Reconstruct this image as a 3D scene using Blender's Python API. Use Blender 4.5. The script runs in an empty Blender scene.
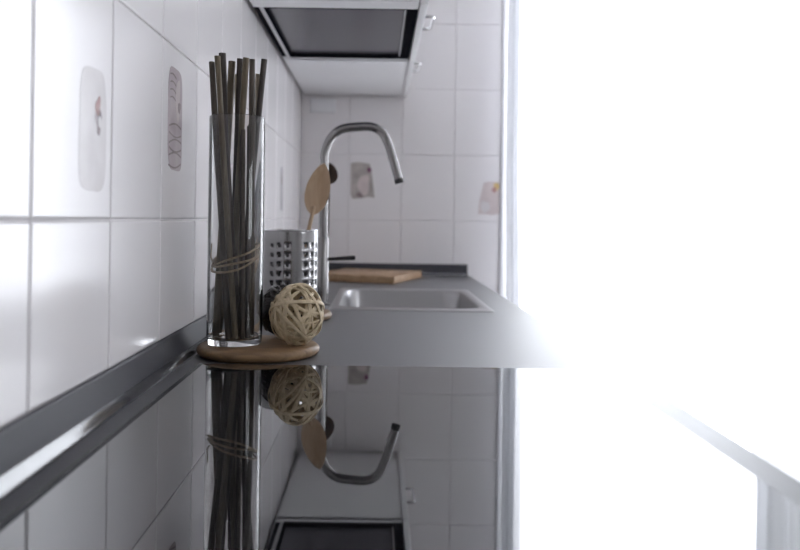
import bpy, bmesh, math, random
from mathutils import Vector, Matrix, noise
PI = math.pi
SC = bpy.context.scene
COL = SC.collection
H = 0.213                      # camera height above the worktop
XW, YB = -0.297, 2.985         # tiled left wall plane, tiled back wall plane
ZF, ZC = -0.88, 1.76           # floor, ceiling

# ------------------------------------------------------------------ materials
def mat(name, col, rough=0.5, metal=0.0, spec=0.5, coat=0.0):
    m = bpy.data.materials.new(name); m.use_nodes = True
    b = m.node_tree.nodes['Principled BSDF']
    b.inputs['Base Color'].default_value = (*col, 1)
    b.inputs['Roughness'].default_value = rough
    b.inputs['Metallic'].default_value = metal
    b.inputs['Specular IOR Level'].default_value = spec
    b.inputs['Coat Weight'].default_value = coat
    return m
def nd(m, t, **kw):
    n = m.node_tree.nodes.new(t)
    for k, v in kw.items(): setattr(n, k, v)
    return n
def lk(m, a, b): m.node_tree.links.new(a, b)
def bsdf(m): return m.node_tree.nodes['Principled BSDF']
def tex(m, scale=(1, 1, 1), kind='ShaderNodeTexNoise', s=8, detail=4, dist=0.0):
    tc = nd(m, 'ShaderNodeTexCoord'); mp = nd(m, 'ShaderNodeMapping')
    mp.inputs['Scale'].default_value = scale
    lk(m, tc.outputs['Object'], mp.inputs['Vector'])
    n = nd(m, kind); n.inputs['Scale'].default_value = s
    n.inputs['Detail'].default_value = detail
    if 'Distortion' in n.inputs: n.inputs['Distortion'].default_value = dist
    lk(m, mp.outputs['Vector'], n.inputs['Vector'])
    return n
def vary(m, n, stops):
    r = nd(m, 'ShaderNodeValToRGB')
    el = r.color_ramp.elements
    while len(el) < len(stops): el.new(0.5)
    for e, (p, c) in zip(el, stops): e.position = p; e.color = (*c, 1)
    lk(m, n.outputs['Fac'], r.inputs['Fac']); lk(m, r.outputs['Color'], bsdf(m).inputs['Base Color'])
def bump(m, n, strength, dist):
    b = nd(m, 'ShaderNodeBump'); b.inputs['Strength'].default_value = strength; b.inputs['Distance'].default_value = dist
    lk(m, n.outputs['Fac'], b.inputs['Height']); lk(m, b.outputs['Normal'], bsdf(m).inputs['Normal'])
M = {}
M['tile'] = mat('glazed_white_tile', (.80, .775, .785), .17)
bump(M['tile'], tex(M['tile'], s=5, detail=1), .12, .004)
M['grout'] = mat('grey_grout', (.70, .68, .69), .7)
M['palegrout'] = mat('pale_grout', (.80, .775, .785), .5)
M['paint'] = mat('white_wall_paint', (.8, .79, .79), .8)
M['floor'] = mat('floor_tile', (.45, .42, .39), .35)
vary(M['floor'], tex(M['floor'], s=5), [(.3, (.40, .37, .34)), (.7, (.50, .47, .43))])
M['white'] = mat('white_lacquer', (.80, .80, .82), .35)
M['worktop'] = mat('dark_grey_laminate', (.045, .045, .052), .5, 0, .7, .9); bsdf(M['worktop']).inputs['Coat Roughness'].default_value = .5
_n = tex(M['worktop'], s=500, detail=3)
vary(M['worktop'], _n, [(.3, (.036, .036, .042)), (.75, (.06, .06, .068))]); bump(M['worktop'], _n, .08, .0004)
M['upstand'] = mat('dark_grey_upstand', (.055, .055, .064), .5, 0, .3)
M['lip'] = mat('glossy_sealing_lip', (.06, .06, .068), .1, 0, .9)
M['hobglass'] = mat('black_ceramic_glass', (.006, .006, .007), .015)
bsdf(M['hobglass']).inputs['IOR'].default_value = 2.5
M['steel'] = mat('brushed_steel', (.32, .315, .32), .2, 1)
_n = tex(M['steel'], (1, 1, 40), s=30, detail=3); bump(M['steel'], _n, .06, .0006)
M['innershade'] = mat('matte_inner_steel_painted_shade', (.09, .088, .088), .65, .8)  # darkened base colour paints in the shade inside the utensil holder
M['sinksteel'] = mat('sink_steel', (.40, .395, .40), .3, 1)
M['tapsteel'] = mat('satin_tap_steel', (.27, .262, .262), .25, 1)
M['chrome'] = mat('chrome', (.75, .75, .76), .12, 1)
M['darkmetal'] = mat('dark_metal', (.035, .033, .034), .4, .6)
M['black'] = mat('black_plastic', (.010, .010, .013), .6, 0, 0)
M['smoke'] = mat('grey_tray', (.075, .075, .09), .25)
M['greyalu'] = mat('pale_aluminium', (.6, .6, .62), .35, .6)
def wood(name, a, b, scale=(3, 40, 40), rough=.5, s=2.0):
    m = mat(name, a, rough); n = tex(m, scale, s=s, detail=6, dist=.6)
    vary(m, n, [(.3, a), (.7, b)]); bump(m, n, .15, .0006); return m
M['board'] = wood('oiled_wood', (.17, .10, .05), (.32, .20, .105), (6, 50, 50))
M['cutboard'] = wood('beech_wood', (.30, .185, .10), (.42, .275, .165), (30, 4, 30))
M['spoon'] = wood('pale_spoon_wood', (.40, .27, .17), (.50, .36, .24), (40, 40, 5))
M['darkspoon'] = wood('dark_spoon_wood', (.035, .018, .012), (.06, .032, .02), (40, 40, 5))
M['rattan'] = wood('pale_rattan', (.50, .39, .24), (.70, .58, .40), (40, 40, 40), .5, 3)
M['darkrattan'] = wood('dark_rattan', (.012, .009, .008), (.03, .022, .018), (40, 40, 40), .5, 3)
M['stick_dark'] = wood('dark_reed', (.018, .012, .009), (.045, .032, .025), (150, 150, 4), .6)
M['stick_olive'] = wood('olive_reed', (.085, .066, .040), (.17, .135, .088), (150, 150, 4), .6)
M['stick_pale'] = wood('pale_reed', (.26, .21, .15), (.40, .34, .26), (150, 150, 4), .6)
M['stick_brown'] = wood('brown_reed', (.035, .026, .019), (.085, .066, .048), (150, 150, 4), .6)
M['raffia'] = wood('raffia', (.26, .19, .12), (.48, .37, .25), (60, 60, 60), .6, 3)
M['soil'] = mat('drain_dark', (.02, .02, .02), .5)
g = mat('clear_glass', (1, 1, 1), 0.0); bsdf(g).inputs['Transmission Weight'].default_value = 1; bsdf(g).inputs['IOR'].default_value = 1.46
M['glass'] = g
# window pane: thin glass, mostly clear with a weak mirror
def thin_pane():
    m = bpy.data.materials.new('window_glass'); m.use_nodes = True; t = m.node_tree; t.nodes.clear()
    o = t.nodes.new('ShaderNodeOutputMaterial'); mx = t.nodes.new('ShaderNodeMixShader')
    a = t.nodes.new('ShaderNodeBsdfTransparent'); b = t.nodes.new('ShaderNodeBsdfGlossy')
    b.inputs['Roughness'].default_value = .02; mx.inputs[0].default_value = .06
    t.links.new(a.outputs[0], mx.inputs[1]); t.links.new(b.outputs[0], mx.inputs[2]); t.links.new(mx.outputs[0], o.inputs[0]); return m
M['pane'] = thin_pane()
def sheer(name, dens, dif):
    m = bpy.data.materials.new(name); m.use_nodes = True; t = m.node_tree; t.nodes.clear()
    o = t.nodes.new('ShaderNodeOutputMaterial')
    a = t.nodes.new('ShaderNodeBsdfTransparent'); b = t.nodes.new('ShaderNodeBsdfTranslucent'); d = t.nodes.new('ShaderNodeBsdfDiffuse')
    b.inputs[0].default_value = (.93, .94, .97, 1); d.inputs[0].default_value = (.9, .91, .94, 1)
    m1 = t.nodes.new('ShaderNodeMixShader'); m1.inputs[0].default_value = dif
    t.links.new(b.outputs[0], m1.inputs[1]); t.links.new(d.outputs[0], m1.inputs[2])
    m2 = t.nodes.new('ShaderNodeMixShader'); m2.inputs[0].default_value = dens
    t.links.new(a.outputs[0], m2.inputs[1]); t.links.new(m1.outputs[0], m2.inputs[2]); t.links.new(m2.outputs[0], o.inputs[0]); return m
M['sheer'] = sheer('sheer_white_voile', .72, .35); M['cotton'] = sheer('white_cotton', .985, .85)

# ------------------------------------------------------------------ mesh helpers (all in world coordinates)
def box(bm, x0, x1, y0, y1, z0, z1, bev=0, seg=2):
    b = bmesh.new()
    bmesh.ops.create_cube(b, size=1)
    for v in b.verts:
        v.co = Vector(((x0+x1)/2+v.co.x*(x1-x0), (y0+y1)/2+v.co.y*(y1-y0), (z0+z1)/2+v.co.z*(z1-z0)))
    if bev: bmesh.ops.bevel(b, geom=b.edges[:], offset=bev, segments=seg, affect='EDGES', profile=.5)
    merge(bm, b)
def merge(bm, b, mtx=None):
    if mtx: bmesh.ops.transform(b, matrix=mtx, verts=b.verts)
    me = bpy.data.meshes.new('tmp'); b.to_mesh(me); b.free(); bm.from_mesh(me); bpy.data.meshes.remove(me)
def lathe(bm, prof, cx, cy, n=48, wob=None):
    rings = []
    for r, z in prof:
        if r < 1e-6: rings.append([bm.verts.new((cx, cy, z))]); continue
        ring = []
        for i in range(n):
            a = 2*PI*i/n; k = wob(a) if wob else 1
            ring.append(bm.verts.new((cx+r*k*math.cos(a), cy+r*k*math.sin(a), z)))
        rings.append(ring)
    for A, B in zip(rings, rings[1:]):
        for i in range(n):
            j = (i+1) % n
            if len(A) == 1 and len(B) == 1: continue
            if len(A) == 1: bm.faces.new((A[0], B[i], B[j]))
            elif len(B) == 1: bm.faces.new((A[i], A[j], B[0]))
            else: bm.faces.new((A[i], A[j], B[j], B[i]))
    bmesh.ops.recalc_face_normals(bm, faces=bm.faces)
def smooth_path(pts, n=6):
    pts = [Vector(p) for p in pts]; out = []
    P = [2*pts[0]-pts[1]]+pts+[2*pts[-1]-pts[-2]]
    for i in range(1, len(P)-2):
        for k in range(n):
            t = k/n; a, b, c, d = P[i-1:i+3]
            out.append(.5*((2*b)+(c-a)*t+(2*a-5*b+4*c-d)*t*t+(3*b-a-3*c+d)*t**3))
    out.append(pts[-1]); return out
def tube(bm, pts, r, n=16, closed=False, rx=None):
    """r: number or list of radii; rx: flattening of the section's second axis"""
    pts = [Vector(p) for p in pts]; N = len(pts); R = r if isinstance(r, (list, tuple)) else [r]*N
    def tan(i):
        if closed: return (pts[(i+1) % N]-pts[i-1]).normalized()
        return (pts[min(i+1, N-1)]-pts[max(i-1, 0)]).normalized()
    t = tan(0); u = t.orthogonal().normalized(); rings = []
    for i in range(N):
        t = tan(i); u = (u-t*u.dot(t)).normalized(); w = t.cross(u)
        f = rx or 1
        rings.append([bm.verts.new(pts[i]+R[i]*(math.cos(2*PI*k/n)*u+f*math.sin(2*PI*k/n)*w)) for k in range(n)])
    L = list(zip(rings, rings[1:])) + ([(rings[-1], rings[0])] if closed else [])
    for A, B in L:
        for k in range(n): bm.faces.new((A[k], A[(k+1) % n], B[(k+1) % n], B[k]))
    if not closed:
        bm.faces.new(rings[0][::-1]); bm.faces.new(rings[-1])
    bmesh.ops.recalc_face_normals(bm, faces=bm.faces)
def prism(bm, poly, axis, a, b):
    """polygon (2D list) extruded along axis from a to b; axis 'y': poly=(x,z), 'x': poly=(y,z), 'z': poly=(x,y)"""
    f = {'y': lambda p, t: (p[0], t, p[1]), 'x': lambda p, t: (t, p[0], p[1]), 'z': lambda p, t: (p[0], p[1], t)}[axis]
    A = [bm.verts.new(f(p, a)) for p in poly]; B = [bm.verts.new(f(p, b)) for p in poly]; n = len(poly)
    for i in range(n): bm.faces.new((A[i], A[(i+1) % n], B[(i+1) % n], B[i]))
    bm.faces.new(A[::-1]); bm.faces.new(B); bmesh.ops.recalc_face_normals(bm, faces=bm.faces)

def rootloc(o):
    while o.parent: o = o.parent
    return o.location.copy()
def obj(name, bm, m, parent=None, loc=(0, 0, 0), smooth=True, angle=35):
    loc = rootloc(parent) if parent else Vector(loc)
    bmesh.ops.translate(bm, vec=-loc, verts=bm.verts)
    me = bpy.data.meshes.new(name); bm.to_mesh(me); bm.free()
    for mm in (m if isinstance(m, list) else [m]): me.materials.append(mm)
    if smooth:
        me.shade_smooth() if hasattr(me, 'shade_smooth') else None
        me.set_sharp_from_angle(angle=math.radians(angle))
    o = bpy.data.objects.new(name, me); COL.objects.link(o)
    if parent: o.parent = parent
    else: o.location = loc
    return o
def tag(o, label, cat, group=None):
    o['label'] = label; o['category'] = cat
    if group: o['group'] = group
    return o
def thing(name, label, cat, loc, group=None):
    o = bpy.data.objects.new(name, None); COL.objects.link(o); o.location = loc; o.empty_display_size = .02
    return tag(o, label, cat, group)
def struct(o): o['kind'] = 'structure'; return o
def B(): return bmesh.new()

# ------------------------------------------------------------------ room shell
DX0, DX1, DZ1 = .525, 1.86, 1.45        # glazed door opening in the back wall
XR, Y0 = 2.05, -2.2
WY0, WY1, WZ0, WZ1 = .0, .75, .3, 1.15     # added, unseen window in the right wall, to brighten the left wall
bm = B(); box(bm, XW-.12, XW-.004, Y0, YB+.12, ZF, ZC); WL = struct(obj('wall_left', bm, M['grout'], smooth=False))
bm = B()
box(bm, XW-.004, DX0, YB+.004, YB+.2, ZF, ZC)
box(bm, DX1, XR, YB+.004, YB+.2, ZF, ZC)
box(bm, DX0, DX1, YB+.004, YB+.2, DZ1, ZC)
WB = struct(obj('wall_back', bm, M['palegrout'], smooth=False))
bm = B(); box(bm, XR, XR+.15, Y0, WY0, ZF, ZC); box(bm, XR, XR+.15, WY1, YB+.2, ZF, ZC)
box(bm, XR, XR+.15, WY0, WY1, ZF, WZ0); box(bm, XR, XR+.15, WY0, WY1, WZ1, ZC)
struct(obj('wall_right', bm, M['paint'], smooth=False))
bm = B(); box(bm, XW-.12, XR+.15, Y0-.1, Y0, ZF, ZC); struct(obj('wall_front', bm, M['paint'], smooth=False))
bm = B(); box(bm, XW-.12, XR+.1, Y0-.1, YB+.2, ZF-.05, ZF); struct(obj('floor', bm, M['floor'], smooth=False))
bm = B(); box(bm, XW-.12, XR+.1, Y0-.1, YB+.2, ZC, ZC+.05); struct(obj('ceiling', bm, M['paint'], smooth=False))
# glazed tiles, 20 x 25 cm, bevelled edges
def tile_field(bm, u0, u1, ustart, z0, z1, put, gap=.0011):
    u = ustart
    while u < u1:
        z = H-.005-.25*6
        while z < z1:
            a, b, c, d = max(u, u0)+gap, min(u+.2, u1)-gap, max(z, z0)+gap, min(z+.25, z1)-gap
            if b-a > .01 and d-c > .01: put(bm, a, b, c, d)
            z += .25
        u += .2
def chamfer_tile(bm, P, a, b, c, d, bv=.0022):
    lo = [bm.verts.new(P(u, z, 0)) for u, z in ((a, c), (b, c), (b, d), (a, d))]
    k = bv*.45
    mi = [bm.verts.new(P(u, z, .003)) for u, z in ((a+k*.3, c+k*.3), (b-k*.3, c+k*.3), (b-k*.3, d-k*.3), (a+k*.3, d-k*.3))]
    hi = [bm.verts.new(P(u, z, .004)) for u, z in ((a+bv, c+bv), (b-bv, c+bv), (b-bv, d-bv), (a+bv, d-bv))]
    for A, C in ((lo, mi), (mi, hi)):
        for i in range(4): bm.faces.new((A[i], A[(i+1) % 4], C[(i+1) % 4], C[i]))
    bm.faces.new(hi)
bm = B()
tile_field(bm, Y0, YB, .670-.2*15, ZF, ZC, lambda m, a, b, c, d: chamfer_tile(m, lambda u, z, t: (XW-.004+t, u, z), a, b, c, d))
bmesh.ops.recalc_face_normals(bm, faces=bm.faces)
obj('wall_tiles', bm, M['tile'], WL, angle=20)
bm = B()
for (a0, a1, c0, c1) in ((XW, DX0-.06, ZF, ZC), (DX1+.06, XR, ZF, ZC), (DX0-.06, DX1+.06, DZ1+.06, ZC)):
    tile_field(bm, a0, a1, .287-.2*3, c0, c1, lambda m, a, b, c, d: chamfer_tile(m, lambda u, z, t: (u, YB+.004-t, z), a, b, c, d))
bmesh.ops.recalc_face_normals(bm, faces=bm.faces)
obj('wall_tiles', bm, M['tile'], WB, angle=20)
# printed motifs fired onto single tiles (flat, glazed)
def printmat(name, a, b, s=25):
    m = mat(name, a, .14); vary(m, tex(m, s=s, detail=4), [(.35, a), (.65, b)]); return m
PM = {'veil': printmat('print_grey_veil', (.62, .585, .59), (.68, .65, .655)),
      'mauve': printmat('print_mauve', (.42, .35, .37), (.54, .47, .48)),
      'taupe': printmat('print_taupe', (.36, .33, .31), (.50, .45, .43)),
      'rose': printmat('print_rose', (.58, .50, .50), (.66, .58, .57)),
      'ink': printmat('print_ink', (.22, .17, .18), (.32, .26, .27)),
      'red': printmat('print_russet', (.32, .15, .14), (.45, .26, .24)),
      'ochre': printmat('print_ochre', (.55, .36, .12), (.65, .48, .22)),
      'grey': printmat('print_grey', (.52, .51, .52), (.6, .59, .6)),
      'plum': printmat('print_plum', (.16, .07, .12), (.25, .12, .18))}
def blob(cx, cz, rx, rz, n=22, seed=0, amp=.15, sq=1.0):
    rnd = random.Random(seed); ph = [rnd.random()*6 for _ in range(3)]; out = []
    for i in range(n):
        a = 2*PI*i/n; c, s = math.cos(a), math.sin(a)
        k = 1+amp*(.5*math.sin(2*a+ph[0])+.3*math.sin(3*a+ph[1])+.2*math.sin(5*a+ph[2]))
        out.append((cx+rx*k*math.copysign(abs(c)**sq, c), cz+rz*k*math.copysign(abs(s)**sq, s)))
    return out
def motif(wall, side, u, z, shapes):
    """shapes: (polygon in (u, z), material key, layer)"""
    rootm = None
    for poly, mk, lay in shapes:
        bm = B(); t = .0003+.00025*lay
        poly = [(u+p[0], z+p[1]) for p in poly]
        if side == 'left': prism(bm, poly, 'x', XW-.0002, XW+t)
        else: prism(bm, poly, 'y', YB+.0002, YB-t)
        o = obj('printed_motif' if rootm is None else 'printed_mark', bm, PM[mk], wall if rootm is None else rootm, smooth=False)
        rootm = rootm or o
def stroke(u0, z0, u1, z1, w=.0012, sag=.004):
    top, bot = [], []
    for i in range(7):
        t = i/6; uu = u0+(u1-u0)*t; zz = z0+(z1-z0)*t+sag*math.sin(PI*t)
        top.append((uu, zz+w)); bot.append((uu, zz-w))
    return top+bot[::-1]
motif(WL, 'left', .813, .301, [(blob(0, 0, .037, .066, 30, 3, .06, .45), 'veil', 0),
    (blob(.012, .026, .006, .012, 16, 1, .5), 'red', 1), (blob(.016, .010, .007, .012, 14, 2, .5), 'ink', 1), (blob(.017, .011, .004, .007, 12, 4, .3), 'veil', 2),
    (blob(.008, .014, .004, .006, 12, 7, .5), 'mauve', 1)])
motif(WL, 'left', 1.139, .353, [(blob(0, 0, .040, .073, 30, 5, .05, .4), 'mauve', 0),
    (blob(.012, .030, .014, .026, 16, 6, .4), 'rose', 1), (blob(.02, .02, .006, .010, 14, 8, .5), 'ink', 2)] +
    [(stroke(-.034, -.012-.0105*k+.003*math.sin(k*2.3), .033, -.010-.0105*k, .0013, .005*(-1)**k), 'ink', 1) for k in range(6)] +
    [(stroke(-.030, .062-.011*k, .002, .060-.011*k, .0011, .003), 'ink', 1) for k in range(4)])
motif(WL, 'left', 2.40, .300, [(blob(0, 0, .036, .068, 26, 9, .08, .5), 'grey', 0), (blob(0, .03, .012, .02, 14, 3, .4), 'taupe', 1)])
motif(WB, 'back', -.060, .357, [([(-.046, .068), (-.02, .072), (.026, .066), (.034, .03), (.046, -.064), (.02, -.060), (-.006, -.066), (-.038, -.068), (-.046, -.05)], 'taupe', 0),
    (blob(.024, .042, .007, .012, 14, 4, .4), 'plum', 1), (blob(-.012, -.053, .014, .008, 14, 5, .4), 'ink', 1), (blob(.004, -.015, .026, .034, 18, 6, .3), 'rose', 1)])
motif(WB, 'back', .427, .296, [([(-.026, .060), (-.005, .066), (.036, .064), (.036, -.056), (.010, -.062), (-.030, -.058), (-.046, -.060), (-.042, -.01)], 'rose', 0),
    (blob(.022, .046, .010, .018, 14, 4, .3), 'ochre', 1), (blob(.014, .034, .010, .010, 14, 6, .3), 'red', 2), (blob(-.02, -.03, .016, .026, 14, 7, .3), 'veil', 1)])
# glazed balcony door: casing, slim frame, pane
D1 = bpy.data.objects.new('door_1', None); COL.objects.link(D1); D1.location = ((DX0+DX1)/2, YB+.1, ZF); D1['kind'] = 'structure'
bm = B()
box(bm, DX0-.06, DX0, YB-.016, YB+.02, ZF, DZ1+.06, .004); box(bm, DX1, DX1+.06, YB-.016, YB+.02, ZF, DZ1+.06, .004)
box(bm, DX0, DX1, YB-.016, YB+.02, DZ1, DZ1+.06, .004)
obj('casing', bm, M['white'], D1)
bm = B()
for a in ((DX0, DX0+.05), (DX1-.05, DX1)): box(bm, a[0], a[1], YB+.09, YB+.14, ZF, DZ1, .004)
box(bm, DX0+.05, DX1-.05, YB+.09, YB+.14, DZ1-.05, DZ1, .004); box(bm, DX0+.05, DX1-.05, YB+.09, YB+.14, ZF, ZF+.09, .004)
obj('door_frame', bm, M['white'], D1)
bm = B(); v = [bm.verts.new(p) for p in ((DX0+.05, YB+.115, ZF+.09), (DX1-.05, YB+.115, ZF+.09), (DX1-.05, YB+.115, DZ1-.05), (DX0+.05, YB+.115, DZ1-.05))]; bm.faces.new(v)
obj('glass_pane', bm, M['pane'], D1, smooth=False)
WN = bpy.data.objects.new('added_window_1', None); COL.objects.link(WN); WN.location = (XR+.1, (WY0+WY1)/2, WZ0); WN['kind'] = 'structure'  # invented opening out of view, added for extra daylight on the left wall
bm = B(); ym = (WY0+WY1)/2
for a in ((WY0, WY0+.05), (ym-.04, ym+.04), (WY1-.05, WY1)): box(bm, XR+.07, XR+.12, a[0], a[1], WZ0, WZ1, .004)
for a, b in ((WY0+.05, ym-.04), (ym+.04, WY1-.05)):
    box(bm, XR+.07, XR+.12, a, b, WZ0, WZ0+.05, .004); box(bm, XR+.07, XR+.12, a, b, WZ1-.05, WZ1, .004)
obj('added_window_frame', bm, M['white'], WN)
bm = B()
for a, b in ((WY0+.05, ym-.04), (ym+.04, WY1-.05)):
    bm.faces.new([bm.verts.new(p) for p in ((XR+.095, a, WZ0+.05), (XR+.095, b, WZ0+.05), (XR+.095, b, WZ1-.05), (XR+.095, a, WZ1-.05))])
obj('glass_pane', bm, M['pane'], WN, smooth=False)
# sheer curtains hanging in front of it
def curtain(label, e0, e1, y, per, amp, seed, mk='sheer', name='sheer_curtain'):
    """e0/e1: functions z -> x of the two side edges"""
    rnd = random.Random(seed); nu, nz = 150, 40; bm = B(); rows = []
    ph = rnd.random()*6
    for j in range(nz+1):
        z = ZF+.015+(ZC-.015-ZF-.015)*j/nz; row = []
        for i in range(nu+1):
            t = i/nu; x = e0(z)+(e1(z)-e0(z))*t; s = t*(e1(0)-e0(0))
            k = 2*PI*s/per
            w = math.sin(k+ph+.6*math.sin(k*.31+seed)+.25*math.sin(z*1.7+s*9))+.35*math.sin(2.3*k+1+.4*z)
            row.append(bm.verts.new((x+.006*math.sin(k*1.1+2), y+amp*w*(1-.25*(z-ZF)/2.6), z)))
        rows.append(row)
    for A, C in zip(rows, rows[1:]):
        for i in range(nu): bm.faces.new((A[i], A[i+1], C[i+1], C[i]))
    return tag(obj(name, bm, M[mk], loc=(e0(0), y, ZF)), label, 'curtain', 'white curtains at the balcony door')
curtain('wide sheer white curtain glowing across the balcony door', lambda z: .462-.035*min(0, z-.2)*.6+(.012 if z < .2 else 0)*0, lambda z: 1.46, 2.905, .15, .012, 3)
curtain('denser white curtain with soft bluish folds beside the sheer one', lambda z: 1.38+.012*math.sin(2*z), lambda z: 1.98, 2.84, .13, .022, 8, 'cotton', 'curtain')

curtain('narrow gathered white curtain edge against the tiled back wall', lambda z: .464+.010*max(0, .35-z), lambda z: .512+.03*max(0, .35-z), 2.868, .026, .010, 5, 'cotton', 'curtain')

# ------------------------------------------------------------------ worktop, upstands, cooktop
CX1, CY0 = .357, .05
SX0, SX1, SY0, SY1 = -.113, .275, 1.813, 2.372     # sink flange
hx0, hx1, hy0, hy1 = SX0+.012, SX1-.012, SY0+.012, SY1-.012
bm = B()
xs, ys = [XW+.0005, hx0, hx1, CX1-.0], [CY0, hy0, hy1, YB-.0005]
for z, flip in ((0, False), (-.04, True)):
    V = [[bm.verts.new((x, y, z)) for y in ys] for x in xs]
    for i in range(3):
        for j in range(3):
            if i == 1 and j == 1: continue
            f = [V[i][j], V[i+1][j], V[i+1][j+1], V[i][j+1]]
            bm.faces.new(f[::-1] if flip else f)
    if z == 0: T = V
    else: L = V
def wallq(a, b): bm.faces.new((T[a[0]][a[1]], T[b[0]][b[1]], L[b[0]][b[1]], L[a[0]][a[1]]))
for i in range(3): wallq((i, 0), (i+1, 0)); wallq((i, 3), (i+1, 3)); wallq((0, i), (0, i+1)); wallq((3, i), (3, i+1))
for a, b in (((1, 1), (2, 1)), ((2, 1), (2, 2)), ((2, 2), (1, 2)), ((1, 2), (1, 1))): wallq(a, b)
bmesh.ops.recalc_face_normals(bm, faces=bm.faces)
fe = [e for e in bm.edges if all(abs(v.co.x-CX1) < 1e-5 and abs(v.co.z) < 1e-5 for v in e.verts)]
bmesh.ops.bevel(bm, geom=fe, offset=.004, segments=3, affect='EDGES')
tag(obj('countertop', bm, M['worktop'], loc=(0, 1.5, -.04)), 'long dark grey kitchen worktop running along the white tiled wall', 'countertop')
prof = [(XW+.0003, .0003), (XW+.0003, .042), (XW+.003, .0445), (XW+.006, .0435), (XW+.0072, .0415), (XW+.0112, .0135), (XW+.0113, .0123), (XW+.0113, .0003)]
lip = [(XW+.0115, .0003), (XW+.0115, .0120), (XW+.0122, .0112), (XW+.0166, .0030), (XW+.0178, .0014), (XW+.0195, .0003)]
def flip(p): return [(YB-(x-XW), z) for x, z in p]
bm = B(); prism(bm, prof, 'y', CY0, YB-.0005); u1 = struct(obj('trim_1', bm, M['upstand'], angle=12))
bm = B(); prism(bm, lip, 'y', CY0, YB-.02); obj('sealing_lip', bm, M['lip'], u1, angle=14)
bm = B(); prism(bm, flip(prof), 'x', XW+.020, .343); u2 = struct(obj('trim_2', bm, M['upstand'], angle=12))
bm = B(); prism(bm, flip(lip), 'x', XW+.020, .343); obj('sealing_lip', bm, M['lip'], u2, angle=14)
ck = thing('cooktop', 'black glass cooktop set into the worktop, mirroring the kitchen', 'cooktop', (.03, .75, 0))
bm = B(); box(bm, -.252, .317, .44, 1.113, .0003, .0042, .0012, 2); obj('glass_plate', bm, M['hobglass'], ck, smooth=False)

# ------------------------------------------------------------------ sink
sk = thing('sink', 'stainless steel inset sink with one deep bowl in the worktop', 'sink', ((SX0+SX1)/2, (SY0+SY1)/2, 0))
def rrect(x0, x1, y0, y1, r, n=6):
    out = []
    for cx, cy, a0 in ((x1-r, y1-r, 0), (x0+r, y1-r, PI/2), (x0+r, y0+r, PI), (x1-r, y0+r, 1.5*PI)):
        for k in range(n+1): a = a0+PI/2*k/n; out.append((cx+r*math.cos(a), cy+r*math.sin(a)))
    return out
def loft(bm, loops, cap=True):
    R = [[bm.verts.new(p) for p in l] for l in loops]; n = len(R[0])
    for A, C in zip(R, R[1:]):
        for i in range(n): bm.faces.new((A[i], A[(i+1) % n], C[(i+1) % n], C[i]))
    if cap: bm.faces.new(R[-1])
    return R
bx0, bx1, by0, by1 = SX0+.02, SX1-.026, SY0+.052, SY1-.034
def lp(x0, x1, y0, y1, r, z): return [(x, y, z) for x, y in rrect(x0, x1, y0, y1, r)]
bm = B()
def ins(k, r, z): return lp(bx0+k, bx1-k, by0+k, by1-k, r, z)
loft(bm, [lp(SX0, SX1, SY0, SY1, .012, .0004), lp(SX0+.001, SX1-.001, SY0+.001, SY1-.001, .012, .0025), lp(SX0+.006, SX1-.006, SY0+.006, SY1-.006, .012, .0035),
          ins(-.004, .058, .0028), ins(0, .055, .0005), ins(.003, .053, -.006), ins(.010, .05, -.13), ins(.016, .05, -.148), ins(.03, .04, -.155)])
bmesh.ops.recalc_face_normals(bm, faces=bm.faces)
for f in bm.faces: f.normal_flip() if f.normal.z < -.5 else None
obj('bowl', bm, M['sinksteel'], sk)
bm = B(); cx, cy = (bx0+bx1)/2, (by0+by1)/2
lathe(bm, [(0, -.1535), (.03, -.1535), (.034, -.152), (.042, -.152), (.045, -.1545)], cx, cy, 32); obj('drain', bm, M['chrome'], sk)

# ------------------------------------------------------------------ mixer tap
FY, FX = 1.93, -.1345
ft = thing('faucet', 'tall satin steel mixer tap with an arched spout beside the sink', 'faucet', (FX, FY, 0))
fs = 783/FY
def fp(px, py, dy=0): return ((px-378-(219-py)*.014)/fs, FY+dy, H+(219-py+(px-378)*.014)/fs)
body_top = .166
bm = B(); lathe(bm, [(0, .0004), (.0185, .0004), (.0185, .005), (.0145, .007), (.0142, body_top-.003), (.0128, body_top), (0, body_top)], FX, FY, 32); obj('body', bm, M['tapsteel'], ft)
path = smooth_path([(FX, FY, body_top-.002), (FX, FY, .26), (FX, FY, .345), fp(324.5, 153), fp(330, 139), fp(341, 129.5), fp(356, 127), fp(372, 127), fp(382, 132.5), fp(388, 144), fp(393, 160), fp(399, 181)], 8)
bm = B(); tube(bm, path, .0110, 20); obj('spout', bm, M['tapsteel'], ft)
e = Vector(path[-1]); d = (Vector(path[-1])-Vector(path[-4])).normalized()
bm = B(); tube(bm, [e-d*.006, e+d*.006], .0114, 20); obj('aerator', bm, M['darkmetal'], ft)
bm = B(); tube(bm, [(FX+.010, FY, .112), (FX+.026, FY, .113), (FX+.05, FY, .115), (FX+.076, FY, .1165), (FX+.080, FY, .1165)], [.0038, .0042, .0048, .0058, .0046], 14)
h = obj('handle', bm, M['darkmetal'], ft); h['label'] = 'dark lever handle'

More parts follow.
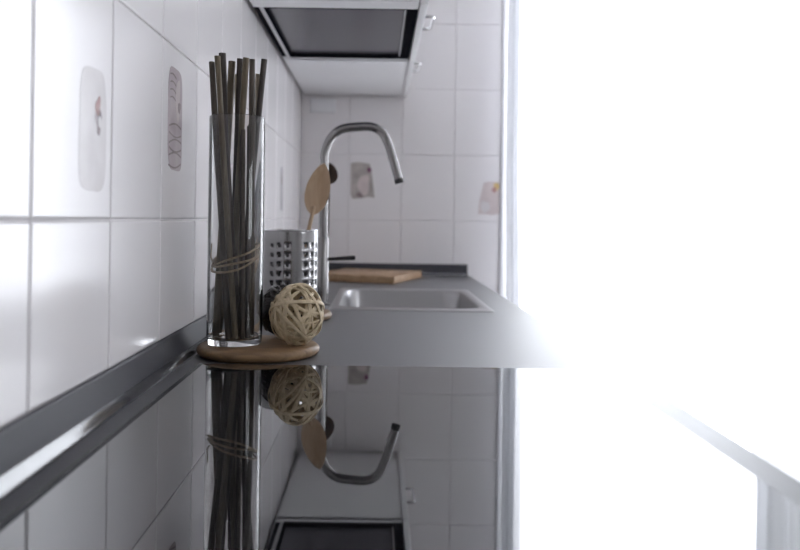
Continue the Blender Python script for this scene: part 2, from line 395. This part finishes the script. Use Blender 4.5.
# ------------------------------------------------------------------ cutting board and dark spoon behind the tap
A = Vector((.056, 2.565, 0)); u = Vector((.335, .942, 0)).normalized(); w = Vector((-u.y, u.x, 0))
bm = B(); box(bm, 0, .32, 0, .30, .0005, .0255, .003, 3)
bmesh.ops.transform(bm, matrix=Matrix.Translation(A) @ Matrix(((u.x, w.x, 0, 0), (u.y, w.y, 0, 0), (0, 0, 1, 0), (0, 0, 0, 1))), verts=bm.verts)
tag(obj('cutting_board', bm, M['cutboard'], loc=A), 'thick rectangular wooden cutting board lying behind the sink', 'cutting board')
def spoon(name, base, tip, rollaxis, hl, hw, m, label, hr=.0042, cup=.006):
    """wooden spoon from base to tip; head length hl, half width hw; rollaxis = facing normal"""
    base, tip = Vector(base), Vector(tip); t = (tip-base).normalized(); L = (tip-base).length
    nrm = Vector(rollaxis); nrm = (nrm-t*nrm.dot(t)).normalized(); s = t.cross(nrm)
    st = thing(name, label, 'spoon', base)
    bm = B(); hs = L-hl; pts = [base+t*(hs+.018)*k/8 for k in range(9)]
    tube(bm, pts, [hr*1.15-.0004*k*.5 for k in range(9)], 12); obj('handle', bm, m, st)
    bm = B(); n, mm = 18, 10; front, back = [], []
    for i in range(n+1):
        q = i/n; prof = math.sin(PI*(q**.82))**.62 if 0 < q < 1 else 0
        wd = max(hw*prof, hr*.9 if q < .5 else .0012)
        fr, bk = [], []
        for j in range(mm+1):
            v = -1+2*j/mm
            depth = cup*prof*(1-v*v)
            c = base+t*(hs+hl*q)+s*wd*v-nrm*depth
            edge = .0016*(1-abs(v)**4)+.0011
            fr.append(bm.verts.new(c+nrm*edge)); bk.append(bm.verts.new(c-nrm*(edge+.0012*prof)))
        front.append(fr); back.append(bk)
    for G in (front, back):
        for a, b in zip(G, G[1:]):
            for j in range(mm): bm.faces.new((a[j], a[j+1], b[j+1], b[j]))
    for i in range(n):
        for j in (0, mm): bm.faces.new((front[i][j], front[i+1][j], back[i+1][j], back[i][j]))
    for i in (0, n):
        for j in range(mm): bm.faces.new((front[i][j], front[i][j+1], back[i][j+1], back[i][j]))
    bmesh.ops.recalc_face_normals(bm, faces=bm.faces)
    obj('head', bm, m, st, angle=60); return st
spoon('wooden_spoon', (-.142, 2.20, .0055), (-.1235, FY+.034, .352), (0, -1, .3), .062, .022, M['darkspoon'], 'dark brown wooden spoon leaning behind the steel mixer tap', .004, .004)

# ------------------------------------------------------------------ utensil holder on its round board
BT = .017
def round_board(cx, cy, r, label, seed):
    wob = lambda a: 1+.022*math.sin(2*a+seed)+.012*math.sin(3*a+2*seed)
    bm = B(); lathe(bm, [(0, .0004), (r-.009, .0004), (r-.004, .002), (r-.0008, .006), (r, .009), (r-.001, .0125), (r-.004, .0158), (r-.008, BT), (r*.5, BT), (0, BT)], cx, cy, 64, wob)
    return tag(obj('round_board', bm, M['board'], loc=(cx, cy, 0)), label, 'wooden board', 'round wooden boards on the worktop')
round_board(-.1835, 1.220, .0925, 'round wooden board under the glass vase and woven balls', 1.0)
HX, HY, HR, HZ = -.184, 1.65, .0585, BT+.0005
round_board(HX, HY+.01, .089, 'round wooden board under the perforated steel utensil holder', 2.2)
uh = thing('utensil_holder', 'perforated stainless steel utensil holder holding a wooden spoon', 'utensil holder', (HX, HY, HZ))
bm = B(); top = .170
rows = 7; rh = .0195; z_first = HZ+top-.022-rh*(rows-.0)
def cyl(a, z, r=HR): return (HX+r*math.sin(a), HY-r*math.cos(a), z)
segs = []
for gk in range(5):
    c0 = math.radians(-16+72*gk)
    for k in (-1, 0, 1): segs.append((c0+math.radians(17)*(k-.5), c0+math.radians(17)*(k+.5), True))
    segs.append((c0+math.radians(25.5), c0+math.radians(46.5), False))
zr = [HZ+.0008]+[z_first+rh*i for i in range(rows+1)]+[HZ+top]
NP = 4
for a0, a1, holes in segs:
    for zi in range(len(zr)-1):
        z0, z1 = zr[zi], zr[zi+1]; hole = holes and 1 <= zi <= rows
        if not hole:
            for i in range(NP):
                aa, ab = a0+(a1-a0)*i/NP, a0+(a1-a0)*(i+1)/NP
                for j in range(NP):
                    za, zb = z0+(z1-z0)*j/NP, z0+(z1-z0)*(j+1)/NP
                    bm.faces.new([bm.verts.new(cyl(*p)) for p in ((aa, za), (ab, za), (ab, zb), (aa, zb))])
        else:
            ca, cz = (a0+a1)/2, (z0+z1)/2; out, inn = [], []
            for side in range(4):
                for i in range(NP):
                    t = -1+2*i/NP
                    uu, vv = ((t, -1), (1, t), (-t, 1), (-1, -t))[side]
                    out.append((ca+uu*(a1-a0)/2, cz+vv*(z1-z0)/2))
                    an = math.atan2(vv, uu); inn.append((ca+.0036*math.cos(an)/HR, cz+.0042*math.sin(an)))
            vo = [bm.verts.new(cyl(*p)) for p in out]; vi = [bm.verts.new(cyl(*p)) for p in inn]; n = len(vo)
            for i in range(n): bm.faces.new((vo[i], vo[(i+1) % n], vi[(i+1) % n], vi[i]))
bmesh.ops.remove_doubles(bm, verts=bm.verts, dist=1e-5)
bmesh.ops.recalc_face_normals(bm, faces=bm.faces)
o = obj('perforated_cup', bm, [M['steel'], M['innershade']], uh, angle=50)
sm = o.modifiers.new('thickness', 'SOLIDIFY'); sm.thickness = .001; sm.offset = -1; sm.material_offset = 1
bm = B(); lathe(bm, [(0, HZ+.0005), (HR-.0015, HZ+.0005), (HR-.0015, HZ+.002), (0, HZ+.002)], HX, HY, 40); obj('bottom', bm, M['steel'], uh)
bm = B(); tube(bm, [cyl(2*PI*k/60, HZ+top) for k in range(60)], .0011, 8, True); obj('rim', bm, M['chrome'], uh)
spoon('wooden_spoon', (-.184, 1.685, HZ+.008), (-.1165, 1.668, .330), (.35, -1, .1), .112, .0265, M['spoon'], 'pale wooden spoon standing in the perforated steel holder', .005, .010)

# ------------------------------------------------------------------ glass vase with sticks
VX, VY, VR, VZ = -.2198, 1.212, .0427, BT+.0005
VT = .3675
bm = B()
lathe(bm, [(0, VZ+.002), (.030, VZ+.0015), (.036, VZ), (.0405, VZ+.0008), (VR-.0006, VZ+.004), (VR, VZ+.008), (VR, VT-.0012), (VR-.0004, VT-.0003), (VR-.0008, VT), (VR-.0013, VT-.0004), (VR-.0016, VT-.0014),
           (VR-.0016, VZ+.013), (VR-.003, VZ+.0098), (VR-.008, VZ+.0085), (0, VZ+.008)], VX, VY, 72)
tag(obj('vase', bm, M['glass'], loc=(VX, VY, VZ)), 'tall clear glass cylinder vase full of dark sticks on the round board', 'vase')
# sticks: (top px, top py, bottom px, radius, material, label)
vs = 783/VY
GS = 'dark sticks standing in the glass vase'
spec = [
 (210.5, 62, 230, .0052, 'stick_brown', 'thin brown stick leaning furthest left in the glass vase'),
 (216, 59, 236, .0050, 'stick_olive', 'olive grey stick second from the left in the glass vase'),
 (221, 53.5, 227, .0060, 'stick_dark', 'tallest near-black stick, third from the left in the glass vase'),
 (231, 59, 216, .0066, 'stick_olive', 'thick olive grey stick just right of the tallest black stick'),
 (239, 57, 233, .0054, 'stick_dark', 'black-topped stick in the middle of the vase bundle'),
 (245, 58, 231, .0054, 'stick_olive', 'olive stick just right of the black-topped middle stick'),
 (251, 62, 254, .0052, 'stick_brown', 'brown stick second from the right among the dark ones in the vase'),
 (263, 58, 240, .0054, 'stick_dark', 'black stick leaning furthest right out of the glass vase'),
 (235.2, 70, 243, .0040, 'stick_pale', 'short pale beige stick just left of the black-topped middle stick'),
 (256.8, 72, 248, .0040, 'stick_pale', 'short pale beige stick just left of the black stick leaning furthest right'),
]
rnd = random.Random(15)
zb = VZ+.0095
def X(px): return (px-236)/vs
def segd(a, b, c, d):
    best = 9
    for i in range(25):
        p = a+(b-a)*i/24
        best = min(best, min((p-(c+(d-c)*max(0, min(1, (i+k)/24)))).length for k in (-1, -.5, 0, .5, 1)))
    return best
placed = []
def place(xb, xt, zt, r, lo=-.034, hi=.034):
    for trial in range(30000 if xb is not None else 8000):
        if xb is None:
            a, b = rnd.uniform(-.026, .026), rnd.uniform(-.026, .026)
        else: k = .002+.010*trial/30000; a, b = xb+rnd.uniform(-k, k), xt
        p = Vector((a, rnd.uniform(lo, hi), zb+.0004)); q = Vector((b, rnd.uniform(lo*1.15, hi*1.15), zt))
        if xb is not None:      # keep the bearing seen from the camera whatever the stick's depth in the bundle
            p.x = (VX+a)*(VY+p.y)/VY-VX; q.x = (VX+b)*(VY+q.y)/VY-VX
        def at(z): return p+(q-p)*((z-p.z)/(q.z-p.z))
        ok = math.hypot(p.x, p.y) < .0325-r*.4 and math.hypot(*at(VT).xy) < .0408-r and math.hypot(*at(.148).xy) < .0335-r
        if ok and all(segd(p, q, c, d) > (r+s)*1.06 for c, d, s in placed):
            placed.append((p, q, r)); return p, q
    return None
def stick(p, q, r, mk, label, seed):
    o3 = Vector((VX, VY, 0)); k = random.Random(seed); n = 12; bm = B(); pts, rr = [], []
    for i in range(n+1):
        t = i/n; b = .0002*math.sin(t*7+seed)
        pts.append(o3+p+(q-p)*t+Vector((b, b*.6, 0))); rr.append(r*(.95+.05*math.sin(t*11+seed*2)))
    tube(bm, pts, rr, 10, rx=.82)
    return tag(obj('stick', bm, M[mk], loc=o3+p, angle=50), label, 'stick', GS)
for i in (3, 0, 1, 2, 7, 5, 4, 6, 9, 8):
    tx, ty, bx, r, mk, lab = spec[i]
    zt = H+(219-ty-(378-tx)*.014)/vs
    tx2 = tx-1.0
    res = place(X(bx), X(tx2), zt, r, *{'stick_pale': (.004, .034), 'stick_olive': (-.034, .02)}.get(mk, (-.034, .034) if i != 2 else (-.034, .004)))
    if res: stick(*res, r, mk, lab, i)
    else: print('NO PLACE', i)
for i in range(7):
    r = rnd.choice((.0036, .004, .0044)); zt = rnd.uniform(.32, .362)
    res = place(None, None, zt, r)
    if res and i != 3: stick(*res, r, ('stick_dark', 'stick_brown', 'stick_olive', 'stick_dark', 'stick_brown')[i % 5], 'short stick ending below the rim inside the glass vase bundle', 40+i)
    else: print('no filler', i)
# raffia tie around the bundle
bm = B()
for k, (dz, tilt, rr, tw) in enumerate(((.0, .22, .0352, 1.0), (.004, .42, .0362, .3), (-.004, .30, .0366, 1.6))):
    pts = []
    for i in range(48):
        a = 2*PI*i/48; x, y = rr*math.cos(a), rr*math.sin(a)
        pts.append((VX+x, VY+y, .147+dz+tilt*x+tw*.2*y+.0012*math.sin(3*a+k)))
    tube(bm, pts, .0021, 8, True, rx=.75)
tube(bm, smooth_path([(VX-.030, VY-.0205, .142), (VX-.036, VY-.012, .150), (VX-.034, VY-.016, .162), (VX-.0335, VY-.017, .170)], 5), .0012, 8)
tag(obj('raffia_tie', bm, M['raffia'], loc=(VX, VY, .147)), 'raffia string tied slanting round the sticks inside the vase', 'string')

# ------------------------------------------------------------------ woven balls
def woven_ball(cx, cy, R, zs, m, label, seed, nrib, tilt=0):
    rnd = random.Random(seed); bm = B()
    for q in range(nrib):
        n = Vector((rnd.gauss(0, 1), rnd.gauss(0, 1), rnd.gauss(0, 1))).normalized()
        a = n.orthogonal().normalized(); b = n.cross(a); off = rnd.uniform(-.5, .5)
        rl = R*(1-.16*(1-q/nrib)); wd = rnd.uniform(.0014, .0030); th = .0008; N = 56; ph = rnd.random()*6; rings = []
        for i in range(N):
            t = 2*PI*i/N; o2 = off+.07*math.sin(2*t+ph)
            d = (n*o2+math.sqrt(1-o2*o2)*(math.cos(t)*a+math.sin(t)*b)).normalized()
            rw = rl*(1+.018*math.sin(3*t+ph*2))
            tg = (-math.sin(t)*a+math.cos(t)*b); sd = d.cross(tg).normalized()
            rings.append([bm.verts.new(p) for p in (d*(rw-th)+sd*wd, d*(rw+th*.4)+sd*wd, d*(rw+th)+sd*wd*.4, d*(rw+th)-sd*wd*.4, d*(rw+th*.4)-sd*wd, d*(rw-th)-sd*wd)])
        for A, C in zip(rings, rings[1:]+rings[:1]):
            for k in range(6): bm.faces.new((A[k], A[(k+1) % 6], C[(k+1) % 6], C[k]))
    bmesh.ops.recalc_face_normals(bm, faces=bm.faces)
    bmesh.ops.transform(bm, matrix=Matrix.Rotation(tilt, 4, 'Y') @ Matrix.Diagonal((1, 1, zs, 1)), verts=bm.verts)
    mz = min(v.co.z for v in bm.verts)
    bmesh.ops.translate(bm, vec=(cx, cy, BT+.0006-mz), verts=bm.verts)
    return tag(obj('woven_ball', bm, m, loc=(cx, cy, BT), angle=40), label, 'decorative ball', 'woven rattan balls')
woven_ball(-.1225, 1.203, .0425, 1.14, M['rattan'], 'pale beige woven rattan ball on the round board', 5, 32, .12)
woven_ball(-.152, 1.281, .0425, 1.0, M['darkrattan'], 'near-black woven ball half hidden behind the pale ball', 9, 40)

# ------------------------------------------------------------------ wall cabinets
ZK = H+.468
CXL, CXR, DXR = XW+.012, .083, .102
def cabinet(label, y0, y1, hy, tray):
    t = thing('wall_cabinet', label, 'wall cabinet', ((CXL+CXR)/2, (y0+y1)/2, ZK), 'white cabinets on the tiled wall')
    bm = B(); zt = ZK+.72
    box(bm, CXL, CXR, y0, y0+.018 if not tray else y0+.062, ZK, zt, .001, 1)
    box(bm, CXL, CXR, y1-.018, y1, ZK, zt, .001, 1)
    box(bm, XW+.0005, CXL+.008, y0, y1, ZK+.02, zt)
    box(bm, CXL, CXR, y0, y1, zt-.018, zt)
    if not tray: box(bm, CXL, CXR, y0+.001, y1-.001, ZK, ZK+.018, .001, 1)
    obj('body', bm, M['white'], t)
    if tray:
        ya, yb = y0+.0625, y1-.0185
        bm = B(); box(bm, CXL, CXL+.012, ya, yb, ZK+.002, ZK+.03); box(bm, CXR-.022, CXR-.0005, ya, yb, ZK-.001, ZK+.03)
        box(bm, CXL+.0255, CXR-.022, ya, ya+.010, ZK+.001, ZK+.03); box(bm, CXL+.0255, CXR-.022, yb-.018, yb, ZK-.001, ZK+.03)
        box(bm, CXL+.0235, CXL+.030, ya, yb, ZK-.001, ZK+.03)
        f = obj('tray_frame', bm, M['black'], t, smooth=False); f['label'] = 'black frame under the cabinet'
        bm = B(); box(bm, CXL+.012, CXL+.0235, ya, yb, ZK+.001, ZK+.012, .001, 1); obj('rail', bm, M['greyalu'], t)
        bm = B(); box(bm, CXR-.029, CXR-.0265, ya+.010, yb-.018, ZK+.002, ZK+.02); obj('rail', bm, M['greyalu'], t)
        bm = B(); box(bm, CXL+.030, CXR-.022, ya+.010, yb-.018, ZK+.008, ZK+.014); p = obj('bottom_panel', bm, M['smoke'], t, smooth=False); p['label'] = 'dark grey glossy panel'
    bm = B(); box(bm, CXR+.002, DXR, y0+.0015, y1-.0015, ZK-.004, zt, .0015, 2); d = obj('door', bm, M['white'], t)
    bm = B(); L = .064
    tube(bm, smooth_path([(DXR-.001, hy-L, ZK+.045), (DXR+.022, hy-L, ZK+.045), (DXR+.0305, hy-L+.006, ZK+.045), (DXR+.032, hy-L+.018, ZK+.045), (DXR+.032, hy+L-.018, ZK+.045), (DXR+.0305, hy+L-.006, ZK+.045), (DXR+.022, hy+L, ZK+.045), (DXR-.001, hy+L, ZK+.045)], 5), .0042, 12)
    hd = obj('handle', bm, M['chrome'], d); hd['label'] = 'chrome bow handle'
cabinet('white wall cabinet with a dark grey black-framed panel underneath', 1.682, 2.300, 2.04, True)
cabinet('white wall cabinet with a plain white underside against the back wall', 2.302, YB-.001, 2.64, False)
# small white plate on the back wall under the cabinet
wp = thing('socket_plate', 'small white wall plate on the back wall under the corner cabinet', 'wall socket', (-.215, YB, .64))
bm = B(); box(bm, -.264, -.166, YB-.009, YB-.0005, .614, .668, .003, 3); obj('plate', bm, M['white'], wp)

# ------------------------------------------------------------------ daylight
W = bpy.data.worlds.new('overcast_sky'); SC.world = W; W.use_nodes = True
bg = W.node_tree.nodes['Background']; bg.inputs[0].default_value = (.92, .955, 1.0, 1); bg.inputs[1].default_value = 9.0
for nm, sx, sy, loc, rot in (('door_portal', DX1-DX0, DZ1-ZF, ((DX0+DX1)/2, YB+.21, (DZ1+ZF)/2), (-PI/2, 0, 0)), ('added_window_portal', WZ1-WZ0, WY1-WY0, (XR+.17, (WY0+WY1)/2, (WZ0+WZ1)/2), (0, PI/2, 0))):
    la = bpy.data.lights.new(nm, 'AREA'); la.shape = 'RECTANGLE'; la.size = sx; la.size_y = sy; la.cycles.is_portal = True
    lo = bpy.data.objects.new(nm, la); COL.objects.link(lo); lo.location = loc; lo.rotation_euler = rot

# ------------------------------------------------------------------ camera
cd = bpy.data.cameras.new('camera'); cam = bpy.data.objects.new('camera', cd); COL.objects.link(cam); SC.camera = cam
cd.sensor_width = 36; cd.sensor_fit = 'HORIZONTAL'; cd.lens = 783/800*36
cd.shift_x = (400-378)/800; cd.shift_y = -(275-219)/800
cam.matrix_world = Matrix.Translation((0, 0, H)) @ Matrix.Rotation(PI/2, 4, 'X') @ Matrix.Rotation(math.radians(.8), 4, 'Z')
cd.clip_start = .01
cd.dof.use_dof = True; cd.dof.focus_distance = 1.21; cd.dof.aperture_fstop = 4.0
vsn = SC.view_settings; vsn.view_transform = 'Standard'; vsn.look = 'None'; vsn.gamma = 1; vsn.use_curve_mapping = False; vsn.exposure = 0.1
SC.cycles.max_bounces = 12; SC.cycles.transmission_bounces = 10; SC.cycles.transparent_max_bounces = 12; SC.cycles.diffuse_bounces = 6
